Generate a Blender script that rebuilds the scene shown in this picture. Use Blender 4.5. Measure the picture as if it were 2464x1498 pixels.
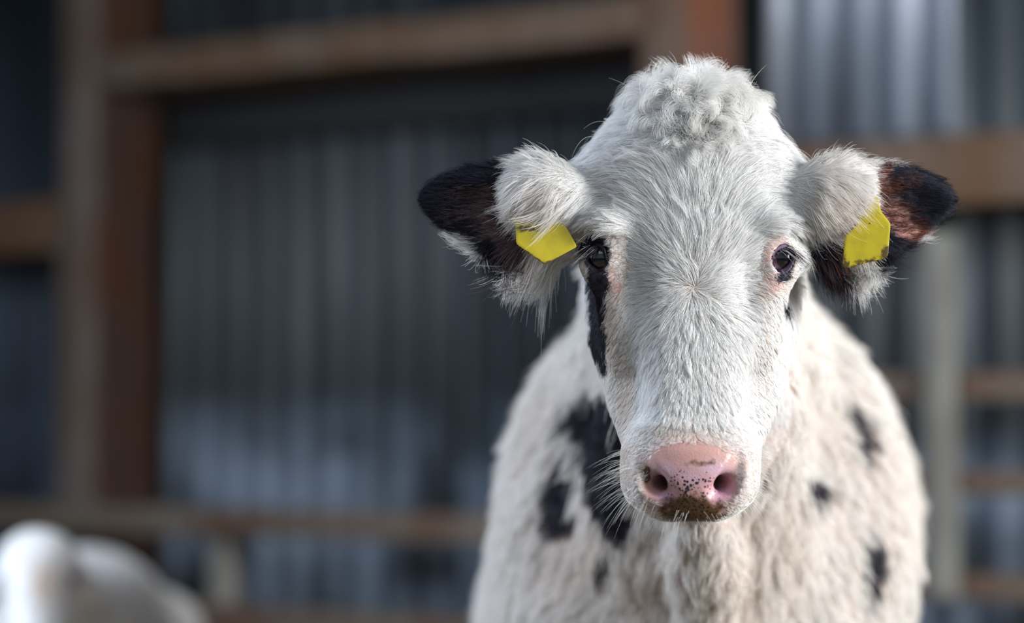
import bpy, math, random
import numpy as np
from mathutils import Vector, kdtree

random.seed(7); rng = np.random.default_rng(7)
PI = math.pi
for o in list(bpy.data.objects): bpy.data.objects.remove(o)
SC = bpy.context.scene
COL = SC.collection

# ------------------------------------------------------------------ camera
CZ = 0.95; F = 5818.0; PITCH = math.atan((1010-749)/F); YH = 2.2
cd = bpy.data.cameras.new('camera'); cam = bpy.data.objects.new('camera', cd); COL.objects.link(cam)
cam.location = (0, 0, CZ); cam.rotation_euler = (PI/2 + PITCH, 0, 0)
cd.sensor_width = 36; cd.lens = 85; cd.clip_start = 0.05
cd.dof.use_dof = True; cd.dof.focus_distance = 2.2; cd.dof.aperture_fstop = 1.8
SC.camera = cam

# ------------------------------------------------------------------ world, lights, exposure
w = bpy.data.worlds.new('sky'); SC.world = w; w.use_nodes = True
bg = w.node_tree.nodes['Background']; bg.inputs[0].default_value = (0.72, 0.86, 1.0, 1); bg.inputs[1].default_value = 0.34
def area(name, loc, target, sx, sy, power, color):
    l = bpy.data.lights.new(name, 'AREA'); l.shape = 'RECTANGLE'; l.size = sx; l.size_y = sy; l.energy = power; l.color = color
    o = bpy.data.objects.new(name, l); COL.objects.link(o); o.location = loc
    o.rotation_euler = (Vector(target)-Vector(loc)).to_track_quat('-Z', 'Y').to_euler(); return o
# daylight through the open right side of the barn and through a gap high on the left behind the calf
area('daylight_right_opening', (2.9, 1.25, 1.75), (0.2, 2.5, 1.0), 1.4, 1.2, 180, (1.0, 0.985, 0.96))
area('daylight_yard', (0.1, 0.2, 3.3), (0.2, 2.5, 1.0), 2.4, 1.2, 16, (0.92, 0.96, 1.0))
area('daylight_left_opening', (-2.2, 2.9, 2.0), (0.1, 2.6, 0.95), 1.2, 1.4, 85, (0.78, 0.87, 1.0))
SC.view_settings.view_transform = 'Standard'; SC.view_settings.look = 'None'
SC.view_settings.gamma = 1.0; SC.view_settings.use_curve_mapping = False
SC.view_settings.exposure = 0.2

# ------------------------------------------------------------------ helpers
SP, CP = math.sin(PITCH), math.cos(PITCH)
def P(u, v, y):                      # photo pixel at depth y -> world point
    a = (u-1232)/F; b = (749-v)/F
    dy = CP - b*SP; dz = SP + b*CP; t = y/dy
    return np.array([a*t, y, CZ + dz*t])
def H(u, v, d): return P(u, v, YH + d/2644.)
def R(r, d=0): return r/2644.*(1+d/F)
def proj(p):                         # world points -> photo pixels, used once to find where a coat mark lies on the hide
    x = p[:, 0]; y = p[:, 1]; z = p[:, 2]-CZ
    f = y*CP + z*SP; up = -y*SP + z*CP
    return 1232 + F*x/f, 749 - F*up/f

def link(o, parent=None, **props):
    COL.objects.link(o)
    if parent: o.parent = parent
    for k, v in props.items(): o[k] = v
    return o
def empty(name, loc, **props):
    o = bpy.data.objects.new(name, None); o.empty_display_size = .1; o.location = loc
    return link(o, None, **props)
def adopt(o, parent):                # parent while the child keeps its world coordinates
    o.parent = parent; o.matrix_parent_inverse = parent.matrix_world.inverted() if False else __import__('mathutils').Matrix.Translation(-Vector(parent.location))
def mesh_obj(name, verts, faces, mat, parent=None, smooth=True, cols=None, attrs=None, **props):
    me = bpy.data.meshes.new(name); me.from_pydata([tuple(map(float, v)) for v in verts] if not isinstance(verts, np.ndarray) else verts.tolist(), [], faces if not isinstance(faces, np.ndarray) else faces.tolist()); me.update()
    if smooth: me.polygons.foreach_set('use_smooth', [True]*len(me.polygons))
    if mat: me.materials.append(mat)
    if cols is not None:
        a = me.color_attributes.new('Col', 'FLOAT_COLOR', 'POINT')
        a.data.foreach_set('color', np.concatenate([cols, np.ones((len(cols), 1))], 1).astype(np.float32).ravel())
    for k, v in (attrs or {}).items():
        a = me.attributes.new(k, 'FLOAT', 'POINT'); a.data.foreach_set('value', v.astype(np.float32))
    o = bpy.data.objects.new(name, me); COL.objects.link(o)
    if parent: adopt(o, parent)
    for k, v in props.items(): o[k] = v
    return o

class NT:
    def __init__(s, name):
        s.m = bpy.data.materials.new(name); s.m.use_nodes = True; s.t = s.m.node_tree; s.b = s.t.nodes['Principled BSDF']; s.out = s.t.nodes['Material Output']
    def n(s, typ, ins=None, **kw):
        nd = s.t.nodes.new('ShaderNode'+typ)
        for k, v in kw.items(): setattr(nd, k, v)
        for k, v in (ins or {}).items():
            if hasattr(v, 'is_output'): s.t.links.new(v, nd.inputs[k])
            else: nd.inputs[k].default_value = v
        return nd
    def ramp(s, fac, stops):
        nd = s.n('ValToRGB', {0: fac}); e = nd.color_ramp.elements
        while len(e) < len(stops): e.new(.5)
        for el, (p, c) in zip(e, stops): el.position = p; el.color = (*c, 1) if len(c) == 3 else c
        return nd.outputs[0]
    def set(s, **kw):
        for k, v in kw.items():
            k = k.replace('_', ' ')
            if hasattr(v, 'is_output'): s.t.links.new(v, s.b.inputs[k])
            else: s.b.inputs[k].default_value = v
        return s
    def mix(s, f, a, b):
        nd = s.n('Mix', data_type='RGBA')
        for i, v in ((0, f), (6, a), (7, b)):
            if hasattr(v, 'is_output'): s.t.links.new(v, nd.inputs[i])
            else: nd.inputs[i].default_value = v if i == 0 else (*v, 1)
        return nd.outputs[2]

# ------------------------------------------------------------------ materials of the barn
def wood_mat(name, c1, c2, c3, rough=.75, sc=3.0, spec=.2):
    m = NT(name); tc = m.n('TexCoord').outputs['Object']
    mp = m.n('Mapping', {0: tc, 3: (sc*6, sc*6, sc*.8)}).outputs[0]
    n1 = m.n('TexNoise', {'Vector': mp, 'Scale': 2.2, 'Detail': 8., 'Roughness': .65}).outputs[0]
    n2 = m.n('TexNoise', {'Vector': tc, 'Scale': sc*1.3, 'Detail': 5.}).outputs[0]
    a = m.ramp(n1, [(.32, c1), (.62, c2)]); c = m.mix(m.ramp(n2, [(.42, (0, 0, 0)), (.62, (1, 1, 1))]), a, c3)
    bump = m.n('Bump', {'Strength': .5, 'Distance': .004, 'Height': n1}).outputs[0]
    m.set(Base_Color=c, Roughness=rough, Normal=bump, Specular_IOR_Level=spec); return m.m
M_post = wood_mat('weathered_post', (.09, .075, .066), (.20, .165, .145), (.125, .085, .065))
M_post2 = wood_mat('rust_stained_post', (.085, .06, .045), (.15, .105, .08), (.12, .07, .045))
M_beam = wood_mat('old_beam', (.075, .055, .042), (.17, .125, .095), (.12, .07, .042))
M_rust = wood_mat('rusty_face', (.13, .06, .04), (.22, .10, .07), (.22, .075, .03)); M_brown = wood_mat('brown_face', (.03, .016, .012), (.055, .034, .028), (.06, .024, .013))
M_rail = wood_mat('fence_rail', (.08, .066, .055), (.18, .15, .12), (.11, .07, .05))
M_pole = wood_mat('pale_pole', (.14, .14, .13), (.27, .27, .24), (.17, .16, .14))
def sheet_mat(name, dark, mid, light, lo, hi, low_white=0.0):
    m = NT(name); g = m.n('NewGeometry').outputs['Position']
    mp = m.n('Mapping', {0: g, 3: (7, 7, .55)}).outputs[0]
    n1 = m.n('TexNoise', {'Vector': mp, 'Scale': 1.6, 'Detail': 4., 'Roughness': .6}).outputs[0]
    n2 = m.n('TexNoise', {'Vector': g, 'Scale': 3.2, 'Detail': 3.}).outputs[0]
    c = m.ramp(n1, [(.30, dark), (.52, mid), (.75, light)])
    z = m.n('SeparateXYZ', {0: g}).outputs[2]
    zz = m.n('MapRange', {0: z, 1: 1.02, 2: .80, 3: 0., 4: 1.}).outputs[0]         # lime and dust splashed up the foot of the sheets
    k = m.n('Math', {0: zz, 1: m.ramp(n2, [(.36, (0, 0, 0)), (.56, (1, 1, 1))])}, operation='MULTIPLY').outputs[0]
    k2 = m.n('Math', {0: k, 1: low_white}, operation='MULTIPLY').outputs[0]
    c = m.mix(k2, c, (.32, .41, .55))
    m.set(Base_Color=c, Metallic=.25, Roughness=.5); return m.m
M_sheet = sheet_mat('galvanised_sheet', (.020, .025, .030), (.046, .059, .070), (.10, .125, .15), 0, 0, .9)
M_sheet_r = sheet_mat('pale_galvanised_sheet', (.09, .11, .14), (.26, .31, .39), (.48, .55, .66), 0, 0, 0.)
def plain(name, c, rough=.8, **kw): m = NT(name); m.set(Base_Color=(*c, 1), Roughness=rough, **kw); return m.m
M_roof = plain('roof_sheet', (.03, .03, .032)); M_dark = plain('shade_black', (.012, .013, .016))
mf = NT('trodden_straw'); _n = mf.n('TexNoise', {'Scale': 30., 'Detail': 8.}).outputs[0]
mf.set(Base_Color=mf.ramp(_n, [(.35, (.05, .035, .022)), (.65, (.16, .12, .07))]), Roughness=.95); M_floor = mf.m

# ------------------------------------------------------------------ barn
WA = np.array([-1.01, 6.0]); WU = np.array([.8393, -.5437]); WN = np.array([-.5437, -.8393])   # wall line, along, towards camera
def wpt(s, off, z): p = WA + WU*s + WN*off; return (p[0], p[1], z)
def s_at(u, off=0.0):                # place along the wall seen in photo column u
    k = (u-1232)/F*1.0; a = WA + WN*off
    return (k*a[1]-a[0])/(WU[0]-k*WU[1])
def y_at(s, off=0): return (WA+WU*s+WN*off)[1]
def z_at(v, y): return P(1232, v, y)[2]
def wbox(name, s0, s1, o0, o1, z0, z1, mat, parent=None, bev=.006, z0b=None, z1b=None, sub=1, wob=0., **props):
    import bmesh
    z0b = z0 if z0b is None else z0b; z1b = z1 if z1b is None else z1b
    c0 = np.array(wpt((s0+s1)/2, (o0+o1)/2, (z0+z1)/2))
    bm = bmesh.new(); long_s = abs(s1-s0) > abs(z1-z0); n = sub
    rings = []
    for i in range(n+1):
        t = i/n
        if long_s:
            s = s0+(s1-s0)*t; za = z0+(z0b-z0)*t; zb = z1+(z1b-z1)*t
            q = [(s, o0, za), (s, o1, za), (s, o1, zb), (s, o0, zb)]
        else:
            z = z0+(z1-z0)*t; q = [(s0, o0, z), (s1, o0, z), (s1, o1, z), (s0, o1, z)]
        j = [random.uniform(-wob, wob) for _ in range(3)]
        rings.append([bm.verts.new(Vector(wpt(a+(0 if long_s else j[0]), b+j[1], c+(j[2] if long_s else 0)))-Vector(c0)) for a, b, c in q])
    for i in range(n):
        for k in range(4): bm.faces.new((rings[i][k], rings[i][(k+1) % 4], rings[i+1][(k+1) % 4], rings[i+1][k]))
    bm.faces.new(rings[0][::-1]); bm.faces.new(rings[-1])
    bmesh.ops.recalc_face_normals(bm, faces=bm.faces)
    if bev: 
        ee = [e for e in bm.edges if len(e.link_faces) == 2 and e.calc_face_angle(0) > .8]
        bmesh.ops.bevel(bm, geom=ee, offset=bev, segments=2, affect='EDGES', profile=.6)
    me = bpy.data.meshes.new(name); bm.to_mesh(me); bm.free(); me.materials.append(mat)
    me.polygons.foreach_set('use_smooth', [True]*len(me.polygons))
    try: me.set_sharp_from_angle(angle=.6)
    except Exception: pass
    o = bpy.data.objects.new(name, me); COL.objects.link(o); o.location = c0
    if parent: adopt(o, parent)
    for k, v in props.items(): o[k] = v
    return o
def corrugated(name, s0, s1, off, z0, z1, mat, pitch=.104, amp=.020, **props):
    n = int((s1-s0)/pitch*10); vs = []; fs = []
    for t in (0, 1):
        for i in range(n+1):
            s = s0+(s1-s0)*i/n; o = off + amp*math.sin(2*PI*s/pitch) + (-.0015 if t else 0)
            for z in (z0, z1): vs.append(wpt(s, o, z))
    k = 2*(n+1)
    for i in range(n):
        a = 2*i; fs.append((a, a+2, a+3, a+1)); fs.append((k+a, k+a+1, k+a+3, k+a+2))
        fs.append((a, k+a, k+a+2, a+2)); fs.append((a+1, a+3, k+a+3, k+a+1))
    fs.append((0, 1, k+1, k)); e = 2*n; fs.append((e, k+e, k+e+1, e+1))
    return mesh_obj(name, vs, fs, mat, None, True, **props)

SB = -.34                                    # cladding stands behind the frame
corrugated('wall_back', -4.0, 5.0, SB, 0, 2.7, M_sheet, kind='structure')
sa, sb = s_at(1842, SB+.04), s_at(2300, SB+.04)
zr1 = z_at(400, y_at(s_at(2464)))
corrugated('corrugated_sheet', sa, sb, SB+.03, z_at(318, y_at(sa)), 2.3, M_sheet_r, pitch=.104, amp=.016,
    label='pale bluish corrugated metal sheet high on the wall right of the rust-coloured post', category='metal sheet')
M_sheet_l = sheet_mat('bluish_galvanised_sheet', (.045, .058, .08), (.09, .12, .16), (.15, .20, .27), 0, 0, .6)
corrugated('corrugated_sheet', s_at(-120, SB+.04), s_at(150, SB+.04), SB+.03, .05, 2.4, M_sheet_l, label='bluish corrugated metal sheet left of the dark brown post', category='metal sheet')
# posts
pl0 = s_at(140); pl1 = s_at(232)
p1 = wbox('barn_post', pl0, pl1, 0, -.23, 0, 2.7, M_post, sub=14, wob=.004, label='dark brown timber post at the left of the photo, greyer on its front face', category='post')
pr0 = s_at(1543); pr1 = s_at(1655)
p2 = wbox('barn_post', pr0, pr1, 0, -.23, 0, 2.7, M_post2, sub=14, wob=.003, label="orange-brown rusty post rising directly behind the calf's curly poll", category='post')
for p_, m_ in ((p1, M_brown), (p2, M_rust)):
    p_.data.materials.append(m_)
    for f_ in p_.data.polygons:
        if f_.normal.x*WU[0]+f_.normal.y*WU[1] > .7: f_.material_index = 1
# upper beam between the posts
y0, y1 = y_at(pl1), y_at(pr0)
zb0 = z_at(214, y0); zt0 = z_at(128, y0)
wbox('barn_beam', pl1+.002, pr0-.002, .0, -.32, zb0, zt0, M_beam, sub=16, wob=.004,
    label='brown timber beam crossing high between the two posts', category='beam')
wbox('shade_board', pl1+.004, pr0-.004, -.26, -.315, zb0-.115, zb0-.014, M_dark, sub=6, wob=.002,  # dark board added in place of the shade below the beam
    label='near-black board added to stand in for the shade under the high beam', category='board')
# mid rails in the side bays
zm = z_at(400, y_at(s_at(2464))); hm = .07
wbox('barn_rail', pr1+.002, 4.6, .0, -.15, zm-hm, zm+hm, M_beam, sub=12, wob=.003, label="broad brown rail behind the calf's black-tipped ear at the right edge", category='rail')
wbox('barn_rail', -3.9, pl0-.012, .0, -.15, zm-hm, zm+hm*.9, M_beam, sub=10, wob=.003, label='short stretch of greyish brown rail left of the dark post', category='rail')
# low fence on the left: rails and thin upright in front of the wall
fl = empty('cattle_fence', wpt(.5, .12, 0), label='low weathered wooden fence along the wall left of the calf', category='fence')
FO = .10
zl = z_at(1250, y_at(s_at(500, FO), FO)); 
wbox('rail', -3.9, s_at(1500, FO), FO, FO+.05, zl-.032, zl+.032, M_rail, fl, sub=14, wob=.004)
zl2 = z_at(1492, y_at(s_at(700, FO), FO))
wbox('rail', -3.9, s_at(1500, FO), FO, FO+.05, zl2-.035, zl2+.032, M_rail, fl, sub=14, wob=.004)
su = s_at(522, FO)
wbox('post', su-.024, su+.03, FO-.06, FO-.001, 0, zl+.028, M_pole, fl, label='thin pale grey upright')
sv = s_at(-300, FO); wbox('post', sv-.03, sv+.03, FO-.06, FO-.001, 0, zl+.028, M_pole, fl)
# right bay: gate with pale upright
GO = .06
sg = s_at(2275, GO)
gt = empty('barn_gate', wpt(sg, GO, 0), label='dark railed gate with one pale upright, right of the calf', category='gate')
for v, h in ((928, .028), (1160, .024), (1408, .026)):
    zz = z_at(v, y_at(sg, GO)); wbox('rail', s_at(1700, GO), 4.4, GO, GO-.04, zz-h, zz+h, M_rail, gt, sub=12, wob=.003)
wbox('upright', sg-.029, sg+.029, GO+.002, GO+.03, z_at(1440, y_at(sg, GO)), z_at(560, y_at(sg, GO)), M_pole, gt, sub=8, wob=.002, label='pale upright board')
# shell
_e = wpt(-4.0, SB, 0)
mesh_obj('wall_left', [(_e[0], _e[1], 0), (_e[0]-.6, 3.2, 0), (_e[0]-.6, 3.2, 2.7), (_e[0], _e[1], 2.7), (_e[0]-.05, _e[1], 0), (_e[0]-.65, 3.2, 0), (_e[0]-.65, 3.2, 2.7), (_e[0]-.05, _e[1], 2.7)], [(0, 1, 2, 3), (7, 6, 5, 4), (0, 3, 7, 4), (1, 5, 6, 2), (0, 4, 5, 1), (3, 2, 6, 7)], M_sheet, smooth=False, kind='structure')
mesh_obj('floor', [(-40, -40, 0), (40, -40, 0), (40, 40, 0), (-40, 40, 0)], [(0, 1, 2, 3)], M_floor, smooth=False, kind='structure')
mesh_obj('ceiling', [(-5, 1.3, 2.7), (6, 1.3, 2.7), (6, 9, 2.7), (-5, 9, 2.7), (-5, 1.3, 2.76), (6, 1.3, 2.76), (6, 9, 2.76), (-5, 9, 2.76)],
    [(0, 3, 2, 1), (4, 5, 6, 7), (0, 1, 5, 4), (1, 2, 6, 5), (2, 3, 7, 6), (3, 0, 4, 7)], M_roof, smooth=False, kind='structure')

def norm(a): return a/(np.linalg.norm(a, axis=-1, keepdims=True)+1e-9)
# ------------------------------------------------------------------ signed distance modelling
def grid_axis(parts):
    xs = []
    for a, b, h in parts: xs += list(np.arange(a, b-1e-9, h))
    xs.append(parts[-1][1]); return np.array(xs, np.float32)
class Field:
    def __init__(s, gx, gy, gz):
        s.g = (gx, gy, gz); s.f = np.full((len(gx), len(gy), len(gz)), .5, np.float32)
    def box(s, lo, hi):
        sl = []
        for g, a, b in zip(s.g, lo, hi):
            i = max(0, np.searchsorted(g, a)-1); j = min(len(g), np.searchsorted(g, b)+1); sl.append(slice(i, j))
        X, Y, Z = np.meshgrid(s.g[0][sl[0]], s.g[1][sl[1]], s.g[2][sl[2]], indexing='ij', copy=False)
        return tuple(sl), X, Y, Z
    def comb(s, sl, d, k, mode='u'):
        a = s.f[sl]
        if mode == 'u':
            h = np.clip(.5+.5*(a-d)/k, 0, 1); s.f[sl] = a*(1-h)+d*h-k*h*(1-h)
        else:
            h = np.clip(.5-.5*(a+d)/k, 0, 1); s.f[sl] = a*(1-h)-d*h+k*h*(1-h)
    def ell(s, c, r, k=.012, rot=None, mode='u'):
        r = np.array(r, float); m = r.max()+k*2
        sl, X, Y, Z = s.box(np.array(c)-m, np.array(c)+m)
        if X.size == 0: return
        p = [X-c[0], Y-c[1], Z-c[2]]
        if rot is not None: p = [rot[0][i]*p[0]+rot[1][i]*p[1]+rot[2][i]*p[2] for i in range(3)]   # into the local frame (columns are axes)
        k0 = np.sqrt(sum((q/ri)**2 for q, ri in zip(p, r)))+1e-6; k1 = np.sqrt(sum((q/ri**2)**2 for q, ri in zip(p, r)))+1e-6
        s.comb(sl, (k0*(k0-1)/k1).astype(np.float32), k, mode)
    def cone(s, a, b, ra, rb, k=.012, mode='u'):
        a = np.array(a, float); b = np.array(b, float); m = max(ra, rb)+k*2
        sl, X, Y, Z = s.box(np.minimum(a, b)-m, np.maximum(a, b)+m)
        if X.size == 0: return
        v = b-a; L = (v**2).sum(); t = np.clip(((X-a[0])*v[0]+(Y-a[1])*v[1]+(Z-a[2])*v[2])/L, 0, 1)
        d = np.sqrt((X-a[0]-v[0]*t)**2+(Y-a[1]-v[1]*t)**2+(Z-a[2]-v[2]*t)**2)-(ra+(rb-ra)*t)
        s.comb(sl, d.astype(np.float32), k, mode)
    def chain(s, pts, rs, k=.012, mode='u'):
        for i in range(len(pts)-1): s.cone(pts[i], pts[i+1], rs[i], rs[i+1], k, mode)
    def loft(s, rows, n=2.5, k=.012):
        """rows: (v, cu, half width, front d, back d) measured in photo pixels; horizontal superellipse sections stacked in height"""
        rr = []
        for v, cu, hw, fd, bd in rows:
            a = H(cu, v, fd); b = H(cu, v, bd); m = H(cu, v, (fd+bd)/2)
            rr.append((m[2], m[0], R(hw, (fd+bd)/2), (a[1]+b[1])/2, (b[1]-a[1])/2))
        rr = np.array(sorted(rr)); z = rr[:, 0]
        lo = (rr[:, 1].min()-rr[:, 2].max()-2*k, (rr[:, 3]-rr[:, 4]).min()-2*k, z[0]-2*k); hi = (rr[:, 1].max()+rr[:, 2].max()+2*k, (rr[:, 3]+rr[:, 4]).max()+2*k, z[-1]+2*k)
        sl, X, Y, Z = s.box(lo, hi); zz = s.g[2][sl[2]]
        zs = np.linspace(z[0], z[-1], 200)
        def sm(col):
            y = np.interp(zs, z, rr[:, col]); kk = np.hanning(25); kk /= kk.sum()
            return np.interp(zz, zs, np.convolve(np.pad(y, 12, mode='reflect', reflect_type='odd'), kk, 'valid'))[None, None, :]
        cx, hw, cy, hd = sm(1), np.maximum(sm(2), .004), sm(3), np.maximum(sm(4), .004)
        px, py = np.abs(X-cx), np.abs(Y-cy)
        q = ((px/hw)**n+(py/hd)**n)**(1/n)+1e-6
        d = np.sqrt(px**2+py**2)*(1-1/q); d = np.maximum(d, -np.minimum(hw, hd))
        ov = np.maximum(z[0]-Z, Z-z[-1]); d = np.where(ov > 0, np.sqrt(np.maximum(d, 0)**2+ov**2), np.maximum(d, ov))
        s.comb(sl, d.astype(np.float32), k)
    def mesh(s, smooth=2):
        f = s.f; ins = f < 0; gx, gy, gz = s.g
        c = ins[:-1, :-1, :-1].astype(np.int8)
        for a in (0, 1):
            for b in (0, 1):
                for d in (0, 1):
                    if a+b+d: c += ins[a:f.shape[0]-1+a, b:f.shape[1]-1+b, d:f.shape[2]-1+d]
        act = np.argwhere((c > 0) & (c < 8)); idx = np.full(c.shape, -1, np.int32); idx[tuple(act.T)] = np.arange(len(act))
        acc = np.zeros((len(act), 3)); cnt = np.zeros(len(act))
        G = [g.astype(float) for g in s.g]
        cor = [(a, b, d) for a in (0, 1) for b in (0, 1) for d in (0, 1)]
        for p in cor:
            for ax in range(3):
                if p[ax]: continue
                q = list(p); q[ax] = 1
                i0 = act+np.array(p); i1 = act+np.array(q)
                f0 = f[tuple(i0.T)]; f1 = f[tuple(i1.T)]; m = (f0 < 0) != (f1 < 0)
                t = np.where(m, f0/np.where(m, f0-f1, 1), 0)
                pos = np.stack([G[j][i0[:, j]]*(1-t)+G[j][i1[:, j]]*t for j in range(3)], 1)
                acc += pos*m[:, None]; cnt += m
        V = acc/cnt[:, None]; quads = []
        for ax in range(3):
            o1, o2 = [(1, 2), (2, 0), (0, 1)][ax]
            sA = [slice(None)]*3; sB = [slice(None)]*3; sA[ax] = slice(0, -1); sB[ax] = slice(1, None)
            ch = ins[tuple(sA)] != ins[tuple(sB)]; e = np.argwhere(ch)
            e = e[(e[:, o1] > 0) & (e[:, o2] > 0) & (e[:, o1] < f.shape[o1]-1) & (e[:, o2] < f.shape[o2]-1)]
            def at(d1, d2): k = e.copy(); k[:, o1] -= d1; k[:, o2] -= d2; return idx[tuple(k.T)]
            q = np.stack([at(1, 1), at(0, 1), at(0, 0), at(1, 0)], 1)
            fl_ = ~ins[tuple(e.T)]; q[fl_] = q[fl_][:, ::-1]; quads.append(q)
        Q = np.concatenate(quads)
        E_ = np.concatenate([Q[:, [0, 1]], Q[:, [1, 2]], Q[:, [2, 3]], Q[:, [3, 0]]])
        for _ in range(smooth):
            a = np.zeros_like(V); n = np.zeros(len(V))
            for i in range(3):
                a[:, i] = np.bincount(E_[:, 0], V[E_[:, 1], i], len(V))+np.bincount(E_[:, 1], V[E_[:, 0], i], len(V))
            n = np.bincount(E_[:, 0], minlength=len(V))+np.bincount(E_[:, 1], minlength=len(V))
            V = V*.5+a/n[:, None]*.5
        return V, Q
def vnormals(V, Q):
    n = np.cross(V[Q[:, 2]]-V[Q[:, 0]], V[Q[:, 3]]-V[Q[:, 1]]); N = np.zeros_like(V)
    for k in range(4):
        for i in range(3): N[:, i] += np.bincount(Q[:, k], n[:, i], len(V))
    return N/(np.linalg.norm(N, axis=1)[:, None]+1e-12)

def axes(x, y=None):                  # right-handed frame with first axis x (columns)
    x = np.array(x, float); x /= np.linalg.norm(x); y = np.array(y if y is not None else (0, 1, 0), float)
    y = y-x*(x@y); y /= np.linalg.norm(y); z = np.cross(x, y)
    return np.stack([x, y, z], 1)

# ------------------------------------------------------------------ the calf: body
gx = grid_axis([(-.12, .45, .0027), (.45, .60, .008)])
gy = grid_axis([(2.10, 2.36, .003), (2.36, 4.15, .014)])
gz = grid_axis([(-.03, .83, .012), (.83, 1.29, .0027)])
FD = Field(gx, gy, gz)
BH = .29
MU = 1654                              # the ears mirror about this column
def mir(u): return 2*MU-u
# skull, jaws, bridge of the nose, muzzle
FD.loft([(228, 1672, 60, 95, 200), (250, 1668, 112, 55, 270), (300, 1660, 162, 28, 320), (350, 1657, 206, 14, 340), (400, 1655, 232, 2, 350), (500, 1657, 232, -10, 360), (600, 1661, 228, -18, 350), (700, 1666, 205, -12, 340), (780, 1667, 170, 20, 300)], 2.7)
FD.loft([(560, 1663, 238, 130, 400), (640, 1665, 256, 110, 430), (720, 1665, 262, 98, 430), (800, 1666, 252, 88, 400), (900, 1668, 226, 62, 330), (1000, 1668, 192, 10, 250), (1080, 1664, 164, -50, 190), (1160, 1660, 140, -50, 150), (1215, 1660, 105, -30, 120)], 2.5, .02)
FD.loft([(570, 1665, 120, -10, 200), (660, 1668, 128, -24, 200), (740, 1669, 126, -34, 200), (820, 1669, 120, -48, 180), (900, 1668, 112, -64, 160), (980, 1666, 114, -86, 140), (1050, 1664, 130, -108, 120), (1080, 1663, 138, -112, 100)], 3.2, .016)
FD.loft([(1030, 1662, 130, -95, 60), (1075, 1662, 160, -116, 90), (1120, 1661, 168, -130, 110), (1170, 1660, 166, -132, 110), (1205, 1660, 152, -124, 100), (1232, 1661, 118, -106, 80), (1250, 1662, 74, -84, 50)], 2.4, .014)
FD.ell(H(1662, 1205, -10), (R(104), R(86), R(38)), .012)                       # chin
FD.ell(H(1665, 285, 150), (R(138), R(115), R(62)), .02)                        # poll
for s_ in (-1, 1):
    X = lambda u: (1662+s_*(1662-u)) if s_ > 0 else u                          # left values mirrored about the face's middle
    FD.ell(H(X(1470), 548, 40), (R(52), R(58), R(34)), .02)                     # brow
    FD.ell(H(X(1452), 622, 60), (R(57), R(62), R(60)), .014)                    # orbit
    FD.ell(H(X(1492), 760, 66), (R(42), R(48), R(120)), .04)                     # cheekbone
    FD.ell(H(X(1520), 690, -35), (R(20), R(22), R(42)), .03, mode='s')          # hollow in front of the eye
EYE = {-1: H(1452, 622, 52), 1: H(1873, 622, 52)}
for k_, (a_, b_) in ((-1, (1437, 619)), (1, (1883, 622))): FD.ell(H(a_, b_, 12), (R(29), R(34), R(36)), .0035, mode='s')
# nose pad and nostrils
FD.ell(H(1662, 1128, -112), (R(92), R(30), R(62)), .012)
for s_ in (-1, 1):
    X = lambda u: (2*1662-u) if s_ > 0 else u
    FD.ell(H(X(1560), 1150, -100), (R(34), R(30), R(48)), .012)                 # wing of the nostril
    FD.chain([H(X(1543), 1098, -112), H(X(1549), 1128, -130), H(X(1570), 1160, -132), H(X(1600), 1184, -134)], [R(12), R(20), R(26), R(22)], .005, 's')
    FD.cone(H(X(1578), 1166, -120), H(X(1615), 1150, -30), R(22), R(17), .006, 's')
# ears
for s_ in (-1, 1):
    X = lambda u: mir(u) if s_ > 0 else u
    ax_ = axes(H(X(1020), 478, 100)-H(X(1380), 508, 90), (0, 1, 0))
    FD.chain([H(X(1440), 480, 150), H(X(1340), 490, 95)], [R(95), R(72)], .02)
    FD.ell(H(X(1222), 506, 98), (R(152), R(50), R(108)), .010, ax_)
    FD.ell(H(X(1128), 484, 104), (R(112), R(34), R(64)), .02, ax_)
    FD.ell(H(X(1170), 515, 48), (R(128), R(44), R(74)), .012, ax_, mode='s')
    FD.ell(H(X(1095), 490, 62), (R(62), R(30), R(38)), .012, ax_, mode='s')
    FD.ell(H(X(1240), 580, 40), (R(62), R(44), R(40)), .010, mode='s')
    FD.ell(H(X(1300), 592, 112), (R(112), R(34), R(44)), .016)
    FD.ell(H(X(1300), 462, 66), (R(92), R(56), R(78)), .014)
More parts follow.
